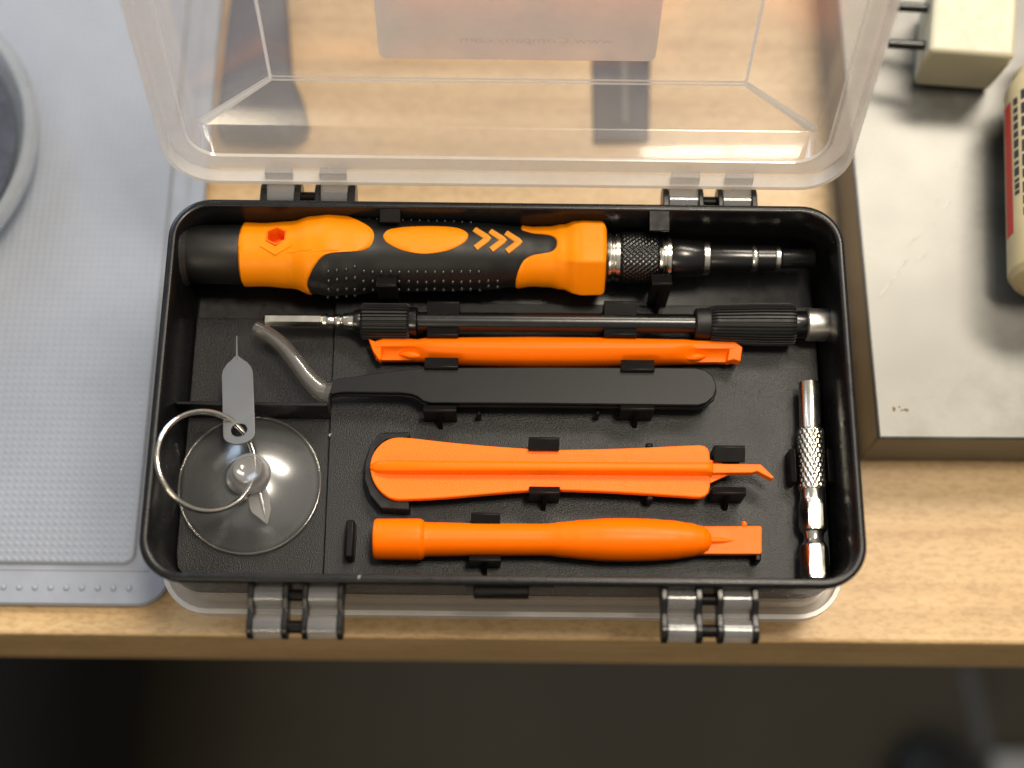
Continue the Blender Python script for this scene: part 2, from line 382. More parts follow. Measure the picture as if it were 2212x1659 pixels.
# small pry pen
clip(1017, 1080, 1107, 1131, 39.0, -1, FZ, 1.0, False); clip(1013, 1082, 1197, 1214, 38.5, 1, FZ)
# end supports of the wide pry tool: small blocks with a lip
for (a, b_, c, d, hk) in ((1543, 1610, 962, 996, -1), (1540, 1612, 1050, 1069, 1)):
    k = clip(a, b_, c, d, 39.5, hk, FZ, 2.2, True); k.name = 'end_support'
def peg(x0, x1, y0, y1, zt, name='locating_peg', r=0.3):
    a = U(x0, y0, zt); b_ = U(x1, y1, zt); b = NB(); box(b, a.x, b_.x, b_.y, a.y, FZ - 0.3, zt)
    return obj(name, b, M['clip'], tb, bevel=r)
peg(1029, 1040, 887, 897, 36, r=0.45); peg(1286, 1297, 886, 896, 36, r=0.45)
peg(1395, 1411, 956, 968, 36.5, r=0.5); peg(1395, 1413, 1068, 1082, 36.5, r=0.5)
peg(747, 763, 1122, 1205, 36.5, 'end_stop', 0.6); peg(1628, 1645, 1136, 1212, 36.0, 'end_stop', 0.4)
# bit holder clips, leaning in from both sides
for (xa, xb, s_) in ((1706, 1722, 1), (1786, 1806, -1)):
    a = U(xa, 968, 37); b_ = U(xb, 1040, 37); b = NB()
    xz = [(a.x, FZ - 0.3), (a.x, 36.4), (b_.x, 37), (b_.x, FZ - 0.3)] if s_ > 0 else [(a.x, FZ - 0.3), (a.x, 37), (b_.x, 36.4), (b_.x, FZ - 0.3)]
    loft(b, [[(q, b_.y, z) for q, z in xz], [(q, a.y, z) for q, z in xz]]); obj('retaining_clip', b, M['clip'], tb, bevel=0.2)
for (x, y) in ((775, 1247), (712, 940)):
    b = NB(); zz = 52.05 if y > 1000 else 31.1
    p = U(x, y, zz); ellipsoid(b, p, 0.22, 0.42, 0.08, 7, 4); ellipsoid(b, p + Vector((0.25, 0.35, 0)), 0.3, 0.15, 0.08, 7, 4)
    obj('lint_speck', b, M['lint'], tb)
# curved cradle round the wide pry tool's end
co = [(885, 933), (822, 934), (800, 960), (787, 1000), (786, 1035), (798, 1070), (822, 1098), (885, 1102)]
ci = [(885, 1082), (850, 1081), (822, 1062), (806, 1030), (804, 1000), (812, 970), (835, 950), (885, 946)]
bm = NB(); zc = 36.2
loft(bm, [[U(x, y, zc) - Vector((0, 0, zc - FZ + 0.3)) for x, y in co + ci], [U(x, y, zc) for x, y in co + ci]], True, True)
obj('cradle', bm, M['black'], tb, bevel=0.35)
# front latch tab
a = U(1023, 1264, 46); b_ = U(1143, 1264, 46)
bm = NB(); sweep_x(bm, [(1.2, 47.4), (-1.6, 47.0), (-2.0, 46.3), (-2.0, 43.2), (-1.6, 42.6), (1.2, 42.2)], a.x, b_.x)
obj('latch_tab', bm, M['clip'], tb, bevel=0.4, seg=3)
bm = NB(); sweep_x(bm, [(1.6, 46.5), (0.45, 46.3), (0.75, 35), (1.6, 35)], a.x - 2, b_.x + 6)
obj('latch_plate', bm, M['black'], tb, bevel=0.3)

# lid shape shared by the open top lid and the closed bottom lid, in lid coordinates (u across, v from hinge edge, h up)
LW, LV = 87.2, 103.9
def lid_rings():
    def rr(iu, iv, h, r): return [(u, v, h) for u, v in rrect(-LW + iu, LW - iu, iv, LV - iv, r, 8)]
    return [rr(1.2, 1.2, 0, 11), rr(0.15, 0.15, 0, 12), rr(0, 0, 0.3, 12), rr(0, 0, 5.0, 12), rr(0.3, 0.3, 5.4, 11.7), rr(4.2, 4.2, 5.7, 9), rr(4.6, 4.6, 6.2, 8.6), rr(6.0, 6.0, 14.5, 2.2), rr(6.3, 6.3, 15.0, 1.8),
            rr(25.6, 16.6, 21.9, 0.7), rr(26.2, 17.2, 22.0, 0.6),
            rr(26.2, 17.2, 20.8, 0.6), rr(25.6, 16.6, 20.7, 0.7), rr(7.4, 7.4, 14.0, 1.5), rr(7.1, 7.1, 13.4, 1.8), rr(5.8, 5.8, 5.2, 7.6), rr(5.4, 5.4, 4.5, 8), rr(1.6, 1.6, 4.2, 10.6), rr(1.2, 1.2, 3.8, 11)]
def lid_mesh(f, collar=False):
    b = NB(); R = lid_rings()
    vs = [[b.verts.new(f(*p)) for p in r] for r in R]
    n = len(vs[0])
    for i in range(len(vs)):
        if i == 10: continue
        A, B_ = vs[i], vs[(i + 1) % len(vs)]
        for k in range(n):
            fc = b.faces.new((A[k], A[(k + 1) % n], B_[(k + 1) % n], B_[k]))
            fc.material_index = 2 if (i in (0, 1, 4, 9, 11, 15, 18) or (i in (8, 12) and k % 9 != 8)) else 1 if i in (2, 3, 5, 16, 17) else 0
    b.faces.new(vs[10]); b.faces.new(vs[11][::-1])
    if collar:   # upstand that meets the tray
        L = [[b.verts.new(f(u, v, h)) for u, v in rrect(-LW + i, LW - i, i, LV - i, r, 8)] for i, h, r in ((3.3, 1.5, 9), (3.3, -6, 9), (4.0, -6, 8.5), (4.0, 1.5, 8.5))]
        for A, B_ in zip(L, L[1:] + L[:1]):
            for k in range(n): b.faces.new((A[k], A[(k + 1) % n], B_[(k + 1) % n], B_[k]))
        A = L[0]; B_ = [b.verts.new(f(u, v, 1.0)) for u, v in rrect(-LW + 1.3, LW - 1.3, 1.3, LV - 1.3, 11, 8)]
        for k in range(n): b.faces.new((A[k], A[(k + 1) % n], B_[(k + 1) % n], B_[k]))
    return b
TH = math.radians(105.5); LO = Vector((0, 104, 50))
LS = Vector((0, -math.cos(TH), math.sin(TH))); LN = Vector((0, math.sin(TH), math.cos(TH)))
KT = 0.03      # the roof panel leans a little against the mouth plane
def toplid(u, v, h):
    k = KT * max(0, v - 17) * (1 if h > 18 else 0)
    return LO + Vector((u, 0, 0)) + LS * v + LN * (h - k)
lid = obj('lid', lid_mesh(toplid), [M['lid'], M['lidedge'], M['rimline']], tb, smooth=25)
# the closed lid underneath, a mirror of the open one
def botlid(u, v, h): return Vector((u, v - 2.6, 22.0 - h))
blid = obj('bottom_lid', lid_mesh(botlid, True), [M['lid'], M['lidedge'], M['rimline']], tb, smooth=25)
# sticker on the outside of the lid panel, its print showing faintly through from behind
PS = (LS - LN * KT).normalized(); PN = Vector((1, 0, 0)).cross(PS).normalized()
PN = PN if PN.dot(LN) > 0 else -PN
p0 = toplid(0, 17.2, 22.0) + PN * 0.1
c1 = UP(820, 133, p0, PN); c2 = UP(1415, 133, p0, PN)
v0 = (c2 - p0).dot(PS); bm = NB()
def onpanel(u, v, h): return p0 + Vector((u, 0, 0)) + PS * v + PN * h
pts = rrect(c1.x, c2.x, v0, v0 + 52, 2.2, 6)
loft(bm, [[onpanel(u, v, 0.06) for u, v in pts], [onpanel(u, v, 0.18) for u, v in pts]])
stk = obj('sticker', bm, M['sticker'], lid)
fc_ = bpy.data.curves.new('print', 'FONT'); fc_.body = 'www.Company.com'; fc_.size = 1.0; fo = bpy.data.objects.new('print', fc_); C.objects.link(fo)
bpy.context.view_layer.update()
me_ = bpy.data.meshes.new_from_object(fo.evaluated_get(bpy.context.evaluated_depsgraph_get()))
bpy.data.objects.remove(fo); bm = NB(); bm.from_mesh(me_)
xm_ = max(v.co.x for v in bm.verts)
r1 = UP(1327, 95, p0, PN); r0 = UP(995, 95, p0, PN); kx_ = (r1.x - r0.x) / xm_; vv = (r1 - p0).dot(PS)
for v in bm.verts: v.co = onpanel(r1.x - v.co.x * kx_, vv + v.co.y * 2.9, 0.03)
obj('print', bm, M['faint'], stk, smooth=0)

# hinges: black cheeks on the tray, clear straps on the lids
def circ(cy, cz, r, n=20, a0=0, a1=360): return [(cy + r * math.cos(math.radians(a0 + (a1 - a0) * k / n)), cz + r * math.sin(math.radians(a0 + (a1 - a0) * k / n))) for k in range(n + (a1 - a0 < 360))]
def hinge(px, yimg, zimg, front):
    xx = [(U(a, yimg, zimg).x, U(b, yimg, zimg).x) for a, b in px]     # four cheeks
    s_ = -1 if front else 1; yw = 0.6 if front else D - 0.6
    f = lambda q: yw + s_ * q
    c1, r1 = ((2.6, 45.6), 2.9) if front else ((4.6, 45.2), 3.7)       # inner knuckle
    c2, r2 = (9.9, 44.6), 3.0                                          # outer knuckle (front links only)
    def arc(c, r, a0, a1, n=10): return [(c[0] + r * math.cos(math.radians(a0 + (a1 - a0) * k / n)), c[1] + r * math.sin(math.radians(a0 + (a1 - a0) * k / n))) for k in range(n + 1)]
    for i, (p, q) in enumerate(xx):
        b = NB()
        if front: prof = [(-0.8, 48.6)] + arc(c1, r1, 95, 50, 4) + [(6.3, 46.9)] + arc(c2, r2, 115, -115, 12) + [(6.3, 42.9)] + arc(c1, r1, -50, -95, 4) + [(-0.8, 41.5)]
        else: prof = [(-0.6, 49)] + arc(c1, r1, 80, -70) + [(4.8, 38), (3.0, 32), (-0.6, 30)]
        sweep_x(b, [(f(y), z) for y, z in prof], p, q)
        obj('hinge_cheek', b, M['black'], tb, bevel=0.25)
    for (y, z), rr_ in (((c1, 1.4), (c2, 1.5)) if front else ((c1, 1.5),)):
        b = NB(); lathe(b, Vector((xx[0][0] + 0.2, f(y), z)), Vector((xx[3][1] - 0.2, f(y), z)), [(0, rr_), (xx[3][1] - xx[0][0] - 0.4, rr_)], 20)
        obj('hinge_pin', b, M['clip'], tb)
    for a, c in ((0, 1), (2, 3)):
        x0, x1 = xx[a][1] + 0.15, xx[c][0] - 0.15
        if front:
            b = NB(); sweep_x(b, [(f(y), z) for y, z in circ(c1[0], c1[1], 2.6, 24)], x0, x1)
            sweep_x(b, [(f(y), z) for y, z in circ(c2[0], c2[1], 2.7, 24)], x0, x1)
            o = obj('latch_strap', b, M['strap'], tb, smooth=50)
            b = NB(); sweep_x(b, [(f(c1[0] + 2.4), 43.9), (f(c2[0] - 2.5), 43.4), (f(c2[0] - 2.5), 44.4), (f(c1[0] + 2.4), 44.9)], x0 + 0.1, x1 - 0.1)
            obj('strap_web', b, M['strapweb'], o)
        else:
            b = NB(); sweep_x(b, [(f(y), z) for y, z in circ(4.6, 45.2, 3.4, 24)], x0, x1)
            P = [toplid(0, -0.5, 0.6), toplid(0, 4.0, 0.4), toplid(0, 4.2, 2.2), toplid(0, -0.4, 2.4)]
            sweep_x(b, [(f(1.8), 46.8), (P[0].y, P[0].z), (P[1].y, P[1].z), (P[2].y, P[2].z), (P[3].y, P[3].z), (f(7.4), 47)], x0, x1)
            obj('hinge_strap', b, M['strap'], lid)
hinge([(565, 578), (638, 652), (682, 694), (753, 769)], 415, 47, False)
hinge([(1431, 1444), (1507, 1518), (1549, 1560), (1621, 1633)], 425, 47, False)
hinge([(537, 550), (612, 625), (655, 667), (731, 743)], 1325, 45, True)
hinge([(1427, 1440), (1501, 1515), (1547, 1560), (1622, 1636)], 1335, 45, True)

# ------------------------------------------------------------------ lathe tools laid out along a surveyed axis
class Axis:
    def __init__(s, xa, ya, xb, yb, z):
        s.xa, s.ya, s.xb, s.yb, s.z = xa, ya, xb, yb, z
        s.P0, s.P1 = U(xa, ya, z), U(xb, yb, z)
        s.d = (s.P1 - s.P0).normalized(); s.s, s.u = frame_of(s.d)
    def at(s, x): return U(x, s.ya + (s.yb - s.ya) * (x - s.xa) / (s.xb - s.xa), s.z)
    def t(s, x): return (s.at(x) - s.P0).dot(s.d)
    def r(s, x, rpx):
        p = s.at(x); q = proj(p); return rpx * mmpp(q[0], q[1], s.z)
    def prof(s, L): return [(s.t(x), s.r(x, r)) for x, r in L]
    def seg(s, name, L, m, parent, rmod=None, n=48, smooth=40, bevel=0, ease=0, seg=48):
        b = NB(); p = s.prof(L)
        if ease: p = smooth_prof(p, ease)
        if n > len(p) and rmod:   # resample for modelled surfaces
            q = []; 
            for k in range(n + 1):
                t = p[0][0] + (p[-1][0] - p[0][0]) * k / n
                for (a, ra), (c, rc) in zip(p[:-1], p[1:]):
                    if t <= c + 1e-9: q.append((t, ra + (rc - ra) * ((t - a) / (c - a) if c > a else 0))); break
            p = q
        lathe(b, s.P0, s.P1, p, seg, rmod); return obj(name, b, m, parent, smooth=smooth, bevel=bevel)

# ---- screwdriver
A = Axis(382, 549, 1758, 559, 40.0)
sd = thing('screwdriver', 'thick precision screwdriver with amber orange and black grip at the back of the box', 'screwdriver', (A.at(900).x, A.at(900).y, 28))
A.seg('end_cap', [(381, 50), (382, 64), (386, 73), (394, 76), (402, 74), (410, 66), (414, 62)], M['stud'], sd, ease=2)
A.seg('tail_sleeve', [(411, 62), (416, 63), (520, 64.5), (527, 62)], M['rubber'], sd)
HP = smooth_prof([(525, 63), (531, 66), (570, 65), (630, 69), (680, 84), (714, 89), (760, 85), (830, 78), (950, 76), (1050, 72), (1110, 66), (1150, 61), (1185, 62), (1215, 68), (1242, 78), (1256, 80), (1296, 79), (1304, 75), (1307, 70)], 6)
HPm = A.prof(HP)
def hr(t, phi):
    if t <= HPm[0][0]: r = HPm[0][1]
    elif t >= HPm[-1][0]: r = HPm[-1][1]
    else:
        for (a, ra), (c, rc) in zip(HPm[:-1], HPm[1:]):
            if t <= c: r = ra + (rc - ra) * (t - a) / max(c - a, 1e-6); break
    t0, t1 = A.t(1190), A.t(1250)
    k = min(1, max(0, (t - t0) / (t1 - t0)))
    if k > 0:
        m_ = (phi + PI / 6) % (PI / 3) - PI / 6
        r *= 1 + k * (1.03 * math.cos(PI / 6) ** 0.5 / math.cos(m_) ** 0.8 - 1)
    return r
def surf(t, phi, off=0.0):
    return A.P0 + A.d * t + (A.u * math.cos(phi) + A.s * math.sin(phi)) * (hr(t, phi) + off)
def hit(px, py):
    """where a sight line meets the handle: (t, phi)"""
    d = ray(px, py).normalized(); r = 8.5; res = None
    for _ in range(8):
        o = CP - A.P0; dd = d - A.d * d.dot(A.d); oo = o - A.d * o.dot(A.d)
        a, b_, c = dd.dot(dd), 2 * dd.dot(oo), oo.dot(oo) - r * r
        disc = b_ * b_ - 4 * a * c; disc = max(disc, 0)
        k = (-b_ - math.sqrt(disc)) / (2 * a); p = CP + d * k
        t = (p - A.P0).dot(A.d); q = p - A.P0 - A.d * t; phi = math.atan2(q.dot(A.s), q.dot(A.u)); r = hr(t, phi)
    return t, phi
SIDE = A.s.y   # +s points to the viewer side when negative
def closed_shell(f0, f1, nphi=160, nt=40, off=0.38, inn=-0.6):
    """band of the handle between t=f0(phi) and t=f1(phi), standing proud by off"""
    b = NB(); rows = []
    for j in range(nphi):
        phi = 2 * PI * j / nphi; a, c = f0(phi), f1(phi); col = []
        for i in range(nt + 1):
            g = i / nt; t = a + (c - a) * g
            e_ = min(1.0, min(g, 1 - g) * (c - a) / 0.35) if True else 1
            col.append(surf(t, phi, off * math.sqrt(max(0.0, 1 - (1 - e_) ** 2))))
        col += [surf(c, phi, inn), surf(a, phi, inn)]
        rows.append([b.verts.new(p) for p in col])
    n = len(rows[0])
    for j in range(nphi):
        R_, S_ = rows[j], rows[(j + 1) % nphi]
        for i in range(n): b.faces.new((R_[i], R_[(i + 1) % n], S_[(i + 1) % n], S_[i]))
    return b
def bound(pts, tback):
    """photo points of an edge -> function t(phi), pts given from the far silhouette to the near one"""
    L = sorted(((hit(x, y)[1], hit(x, y)[0]) for x, y in pts))
    def f(phi):
        p = (phi + PI) % (2 * PI) - PI
        if p <= L[0][0] or p >= L[-1][0]:
            span = 2 * PI - (L[-1][0] - L[0][0]); q = (p - L[-1][0]) % (2 * PI) / span
            a, c = L[-1][1], L[0][1]
            return a + (c - a) * (q * q * (3 - 2 * q))
        for (a, ta), (c, tc_) in zip(L[:-1], L[1:]):
            if p <= c:
                k = (p - a) / max(c - a, 1e-9); return ta + (tc_ - ta) * k
    return f
def z1(x, y): return (550 + x * 0.678) / 1.8228, (700 + y * 0.678) / 1.8228     # enlargement -> photo
def z2(x, y): return (1900 + x * 0.678) / 1.8228, (700 + y * 0.678) / 1.8228
def dens(pts, n=6):
    out = []
    for i in range(len(pts) - 1):
        p0 = pts[max(i - 1, 0)]; p1 = pts[i]; p2 = pts[i + 1]; p3 = pts[min(i + 2, len(pts) - 1)]
        for k in range(n):
            f = k / n
            out.append(tuple(0.5 * (2 * b_ + (c - a) * f + (2 * a - 5 * b_ + 4 * c - d) * f * f + (3 * b_ - a - 3 * c + d) * f ** 3) for a, b_, c, d in zip(p0, p1, p2, p3)))
    out.append(pts[-1]); return out
bl = bound([z1(*p) for p in dens([(1105, 212), (1210, 228), (1290, 258), (1340, 290), (1360, 325), (1356, 365), (1335, 400), (1290, 424), (1200, 432), (1110, 437), (1060, 462), (1020, 505), (990, 560), (972, 620), (985, 655)], 4)], 0)
br_ = bound([z2(*p) for p in dens([(225, 302), (300, 324), (370, 330), (415, 345), (431, 372), (422, 410), (385, 434), (300, 447), (245, 475), (212, 530), (195, 590), (192, 630)], 4)], 0)
# black grip core with rows of studs
bm = NB(); lathe(bm, A.P0, A.P1, HPm, 96, lambda t, phi, r: hr(t, phi))
obj('grip', bm, M['rubber'], sd, smooth=60); bm = NB()
def stud(px, py, rx=0.5, ry=0.62):
    t, phi = hit(px, py); c = surf(t, phi, 0.12)
    ellipsoid(bm, c, rx, ry, 0.55, 8, 5)
for i in range(20):
    X = 1097 + i * 51.5
    rows_ = [545, 600, 645] if i > 3 else [545 - 9 * i, 600 - 8 * i, 645, 690]
    if 6 <= i <= 7: rows_ = [545, 640]
    if i > 17: rows_ = [595, 628]
    for Y in rows_: stud(*z1(X + random.uniform(-3, 3), Y + random.uniform(-4, 4)))
for i in range(16):
    t, phi = hit(*z1(1170 + i * 50, 300)); 
    for ph in (-0.95, -1.2):
        ellipsoid(bm, surf(t, (ph if A.s.y < 0 else -ph), 0.05), 0.42, 0.45, 0.42, 8, 5)
obj('grip_studs', bm, M['stud'], sd, smooth=60); grip = bpy.data.objects['grip']
front_sh = obj('handle_shell', closed_shell(lambda p: A.t(526), bl), M['amber'], sd, smooth=50)
rear_sh = obj('handle_shell', closed_shell(br_, lambda p: A.t(1306.5)), M['amber'], sd, smooth=50)
# hexagonal lanyard hole: cut through shell and grip, lined in deep orange
hc = hit(597, 510); hcP = surf(hc[0], hc[1]); hn = (surf(hc[0], hc[1], 1) - hcP).normalized()
hs = A.d; hv = hn.cross(hs).normalized()
def hexring(r, depth, rot=PI / 6): return [hcP + hn * depth + hs * (r * math.cos(PI / 3 * k + rot)) + hv * (r * math.sin(PI / 3 * k + rot)) for k in range(6)]
bm = NB(); loft(bm, [hexring(3.0, -5.5), hexring(3.0, 4)]); cutter = obj('cutter', bm, M['deep'], None, smooth=0)
dg = bpy.context.evaluated_depsgraph_get()
for o in (grip, front_sh):
    md = o.modifiers.new('hole', 'BOOLEAN'); md.operation = 'DIFFERENCE'; md.object = cutter; md.solver = 'EXACT'
dg.update()
for o in (grip, front_sh):
    dg = bpy.context.evaluated_depsgraph_get()
    me = bpy.data.meshes.new_from_object(o.evaluated_get(dg)); o.modifiers.clear(); o.data = me
bpy.data.objects.remove(cutter)
bm = NB(); R_ = [hexring(3.0, 0.25), hexring(2.5, 0.30), hexring(2.45, -4.6)]
loft(bm, R_ + [hexring(2.99, -5.4)], False, True); bm.faces.new([bm.verts.new(p) for p in hexring(2.45, -4.6)])
obj('hex_hole', bm, M['deep'], sd, smooth=0)
# raised V rim under the hole
bm = NB()
pv = [surf(*hit(*z1(*q)), 0.42) for q in ((705, 392), (790, 440), (880, 388))]
tube(bm, pv, 0.55, 8, flat=0.5); obj('hole_rim', bm, M['amber'], front_sh)
def patch(outline, m, name, off=0.3, edge=0.35, parent=sd):
    """inlay lying on the curved grip"""
    cx = sum(p[0] for p in outline) / len(outline); cy = sum(p[1] for p in outline) / len(outline)
    b = NB(); rings = []
    for k, o_ in ((1.0, -0.4), (1.0, 0.02), (0.985, off * 0.7), (0.96, off), (0.75, off), (0.5, off), (0.25, off)):
        rings.append([surf(*hit(cx + (x - cx) * k, cy + (y - cy) * k), o_) for x, y in outline])
    vs = loft(b, rings, False, False); c = b.verts.new(surf(*hit(cx, cy), off))
    n = len(outline)
    for i in range(n): b.faces.new((vs[-1][i], vs[-1][(i + 1) % n], c))
    return obj(name, b, m, parent, smooth=40)
ov = [z1(*p) for p in dens([(1413, 335), (1440, 305), (1520, 290), (1640, 284), (1760, 285), (1850, 295), (1900, 318), (1907, 345), (1880, 380), (1800, 420), (1700, 440), (1620, 441), (1520, 420), (1440, 380), (1413, 345)], 4)][:-1]
patch(ov, M['amber'], 'oval_inlay')
for k in range(3):
    dx = k * 91; dy = k * 10
    P = [(1945 + dx, 303 + dy), (2025 + dx, 352 + dy), (1950 + dx, 408 + dy)]
    bm = NB(); pp = []
    for i in range(2):
        for q in range(8):
            f = q / 8; pp.append((P[i][0] + (P[i + 1][0] - P[i][0]) * f, P[i][1] + (P[i + 1][1] - P[i][1]) * f))
    pp.append(P[2])
    tube(bm, [surf(*hit(*z1(*q)), 0.10) for q in pp], 0.85, 10, flat=0.45); obj('chevron_inlay', bm, M['chev'], sd)
# metal front end
def knurl(n, c, a):
    def f(t, phi, r): return r + a * (abs(math.sin(n * phi / 2 + c * t)) + abs(math.sin(n * phi / 2 - c * t)) - 1.0)
    return f
A.seg('collar_ring', [(1306, 50), (1310, 53), (1318, 53), (1322, 49), (1325, 49), (1328, 52), (1336, 52), (1339, 48)], M['chrome'], sd)
A.seg('knurled_collar', [(1338, 50), (1342, 54), (1416, 54), (1420, 50)], M['blackmetal'], sd, knurl(30, 2.0, 0.25), 60, 50, seg=150)
A.seg('collar_ring', [(1419, 44), (1422, 46), (1429, 46), (1432, 42), (1436, 42), (1439, 46), (1446, 46), (1448, 42)], M['chrome'], sd)
A.seg('chuck_sleeve', [(1447, 40), (1452, 42), (1514, 39), (1517, 37)], M['blackmetal'], sd)
A.seg('chuck_ring', [(1516, 36), (1518, 38), (1529, 37), (1532, 33)], M['chrome'], sd)
A.seg('shaft', [(1531, 29), (1534, 30), (1620, 29), (1621.5, 27), (1633.5, 27), (1634.5, 28.5), (1671, 28), (1672, 26), (1684, 26), (1685, 24), (1690, 22), (1755, 21.5), (1758, 19)], M['blackmetal'], sd)
A.seg('shaft_ring', [(1621.5, 28), (1624, 29.5), (1631, 29.5), (1633.5, 28)], M['chrome'], sd)
A.seg('shaft_ring', [(1672, 27), (1674, 28.5), (1682, 28), (1684, 26)], M['chrome'], sd)

# ---- extension rod with sliding sleeves
E_ = Axis(570, 692, 1812, 702, 37.0)
ex = thing('extension_rod', 'long thin black extension rod with ribbed sleeves, silver hex tip and silver socket', 'extension rod', (E_.at(1200).x, E_.at(1200).y, FZ))
def hexr(t, phi, r):
    m_ = (phi + PI / 6) % (PI / 3) - PI / 6
    return r * math.cos(PI / 6) / math.cos(m_)
E_.seg('hex_tip', [(570, 9), (573, 13.5), (694, 13.5), (697, 11)], M['chrome'], ex, hexr, 30, 25)
E_.seg('tip_collar', [(696, 10), (699, 15), (706, 16), (711, 12), (722, 11), (727, 15), (735, 15), (738, 12), (744, 17), (757, 18), (766, 20)], M['chrome'], ex)
def ribs(n, a):
    return lambda t, phi, r: r + a * (1 if (phi * n / (2 * PI)) % 1 < 0.5 else -1)
E_.seg('tip_holder', [(764, 20), (766, 24), (782, 26), (784, 25)], M['blackmetal'], ex)
E_.seg('ribbed_sleeve', [(781, 34), (784, 37), (881, 37), (884, 34)], M['rubber'], ex, ribs(28, 0.28), 24, 30, seg=168)
E_.seg('sleeve_ring', [(883, 30), (886, 31), (900, 31), (903, 27)], M['blackmetal'], ex)
E_.seg('rod', [(880, 21), (1540, 21)], M['blackmetal'], ex)
E_.seg('sleeve_ring', [(1500, 30), (1503, 33), (1530, 35), (1536, 33)], M['rubber'], ex)
E_.seg('ribbed_sleeve', [(1533, 36), (1540, 40), (1640, 44), (1708, 44), (1714, 41)], M['rubber'], ex, ribs(34, 0.26), 24, 30, seg=204)
E_.seg('socket_neck', [(1712, 26), (1715, 30), (1738, 30), (1742, 28)], M['blackmetal'], ex)
E_.seg('socket', [(1740, 32), (1743, 35), (1808, 35), (1811, 33), (1811.5, 22), (1800, 20)], M['satin'], ex)

# ---- double ended pry stick
def z4(x, y): return (740.6 + x * 0.434, 685.8 + y * 0.434)
zp = 33.6
ps = thing('pry_stick', 'slim glossy orange pry stick with hooked ends above the black tweezers', 'pry tool', (U(1200, 757, zp).x, U(1200, 757, zp).y, FZ))
bm = NB(); secs = []
def lerp(L, x):
    for (a, va), (b_, vb) in zip(L[:-1], L[1:]):
        if x <= b_: return va + (vb - va) * (x - a) / (b_ - a)
    return L[-1][1]
topL = [(165, 122), (200, 110), (370, 111), (410, 101), (600, 97), (940, 94), (1300, 98), (1690, 108), (1760, 120), (1945, 123)]
botL = [(165, 208), (180, 213), (390, 213), (410, 217), (560, 230), (1000, 240), (1540, 231), (1700, 225), (1920, 222), (1945, 214)]
for x in [165, 200, 280, 340, 370, 390, 410, 440, 500, 600, 750, 940, 1150, 1300, 1450, 1560, 1640, 1690, 1730, 1760, 1800, 1860, 1920, 1945]:
    yt, yb_ = lerp(topL, x), lerp(botL, x)
    k = min(1, max(0, min((x - 330) / 90, (1760 - x) / 90)))       # 1 body, 0 flattened end
    pt, pb = U(*z4(x, yt), zp + 2.5), U(*z4(x, yb_), zp + 1.5); h = pt.y - pb.y; X = (pt.x + pb.x) / 2
    body = [(0, 0), (0, 2.2), (0.12, 4.1), (0.28, 5.2), (0.45, 5.6), (0.60, 5.4), (0.75, 4.7), (0.9, 3.4), (1, 1.8), (1, 0)]
    end = [(0, 0), (0, 3.3), (0.1, 3.9), (0.28, 4.1), (0.44, 4.0), (0.50, 3.2), (0.60, 2.2), (0.85, 1.9), (1, 1.7), (1, 0)]
    secs.append([(X, pt.y - h * (a * k + c * (1 - k)), zp + (b_ * k + d * (1 - k))) for (a, b_), (c, d) in zip(body, end)])
loft(bm, secs); obj('stick_body', bm, M['orange'], ps, smooth=50, bevel=0)
for L, nm in (([(128, 108), (180, 128), (192, 150), (190, 210), (180, 213), (150, 168)], 'hook'), ([(1912, 218), (1925, 150), (1950, 122), (1988, 150), (1978, 220), (1945, 210)], 'hook')):
    bm = NB(); P = [U(*z4(*q), 37.0) for q in L]
    loft(bm, [[(p.x, p.y, zp + 0.2) for p in P], [(p.x, p.y, 37.4) for p in P]]); obj(nm, bm, M['orange'], ps, bevel=0.25)
for (a, c, s_) in (((280, 181), (400, 192), 1), ((1700, 205), (1810, 190), 1)):
    p, q = U(*z4(*a), 36), U(*z4(*c), 36); bm = NB()
    tube(bm, [p + (q - p) * (k / 10) for k in range(11)], [0.1 + 0.95 * math.sin(PI * min(1, k / 10 * 0.98 + 0.01)) for k in range(11)], 12)
    o = obj('thumb_ridge', bm, M['orange'], ps)

# ---- tweezers with tip guard
tw = thing('tweezers', 'flat matte black tweezers with clear tubing over their bent tips', 'tweezers', (U(1200, 835, 38).x, U(1200, 835, 38).y, FZ))
out = [(-95, 385), (-85, 318), (0, 300), (200, 272), (380, 252), (500, 249), (1000, 247), (1600, 249), (1760, 251), (1805, 262), (1840, 290), (1858, 330), (1860, 355), (1845, 395), (1810, 425), (1770, 437), (1500, 434), (1000, 428), (560, 425), (440, 424), (400, 415), (370, 392), (340, 380), (290, 374), (0, 371)]
for zt, th, sh in ((39.4, 1.3, 0), (36.9, 1.3, 0.9)):
    bm = NB(); P = [U(*z4(*q), zt) for q in out]
    loft(bm, [[(p.x, p.y - sh, zt - th) for p in P], [(p.x, p.y - sh, zt) for p in P]])
    obj('arm', bm, M['tweezer'], tw, bevel=0.28, seg=3)
tp = [U(*q) for q in ((716, 842, 38), (690, 838, 38.2), (665, 815, 38.6), (640, 782, 38.6), (615, 752, 38.2), (590, 730, 37.6), (565, 713, 37))]
bm = NB(); tube(bm, tp, [1.6, 1.6, 1.4, 1.2, 0.9, 0.6, 0.3], 10, flat=0.8); obj('bent_tip', bm, M['pin'], tw)
gp = dens([tuple(U(*q)) for q in ((714, 850, 38.2), (692, 842, 38.4), (662, 812, 38.8), (637, 778, 38.8), (608, 744, 38.2), (580, 722, 37.6), (552, 708, 37))], 4)
n = len(gp); bm = NB()
tube(bm, gp, [3.1 - 0.7 * min(1, k / 8) - 0.6 * k / n for k in range(n)], 20, flat=0.8)
obj('tip_guard', bm, M['tubing'], tw, smooth=60)

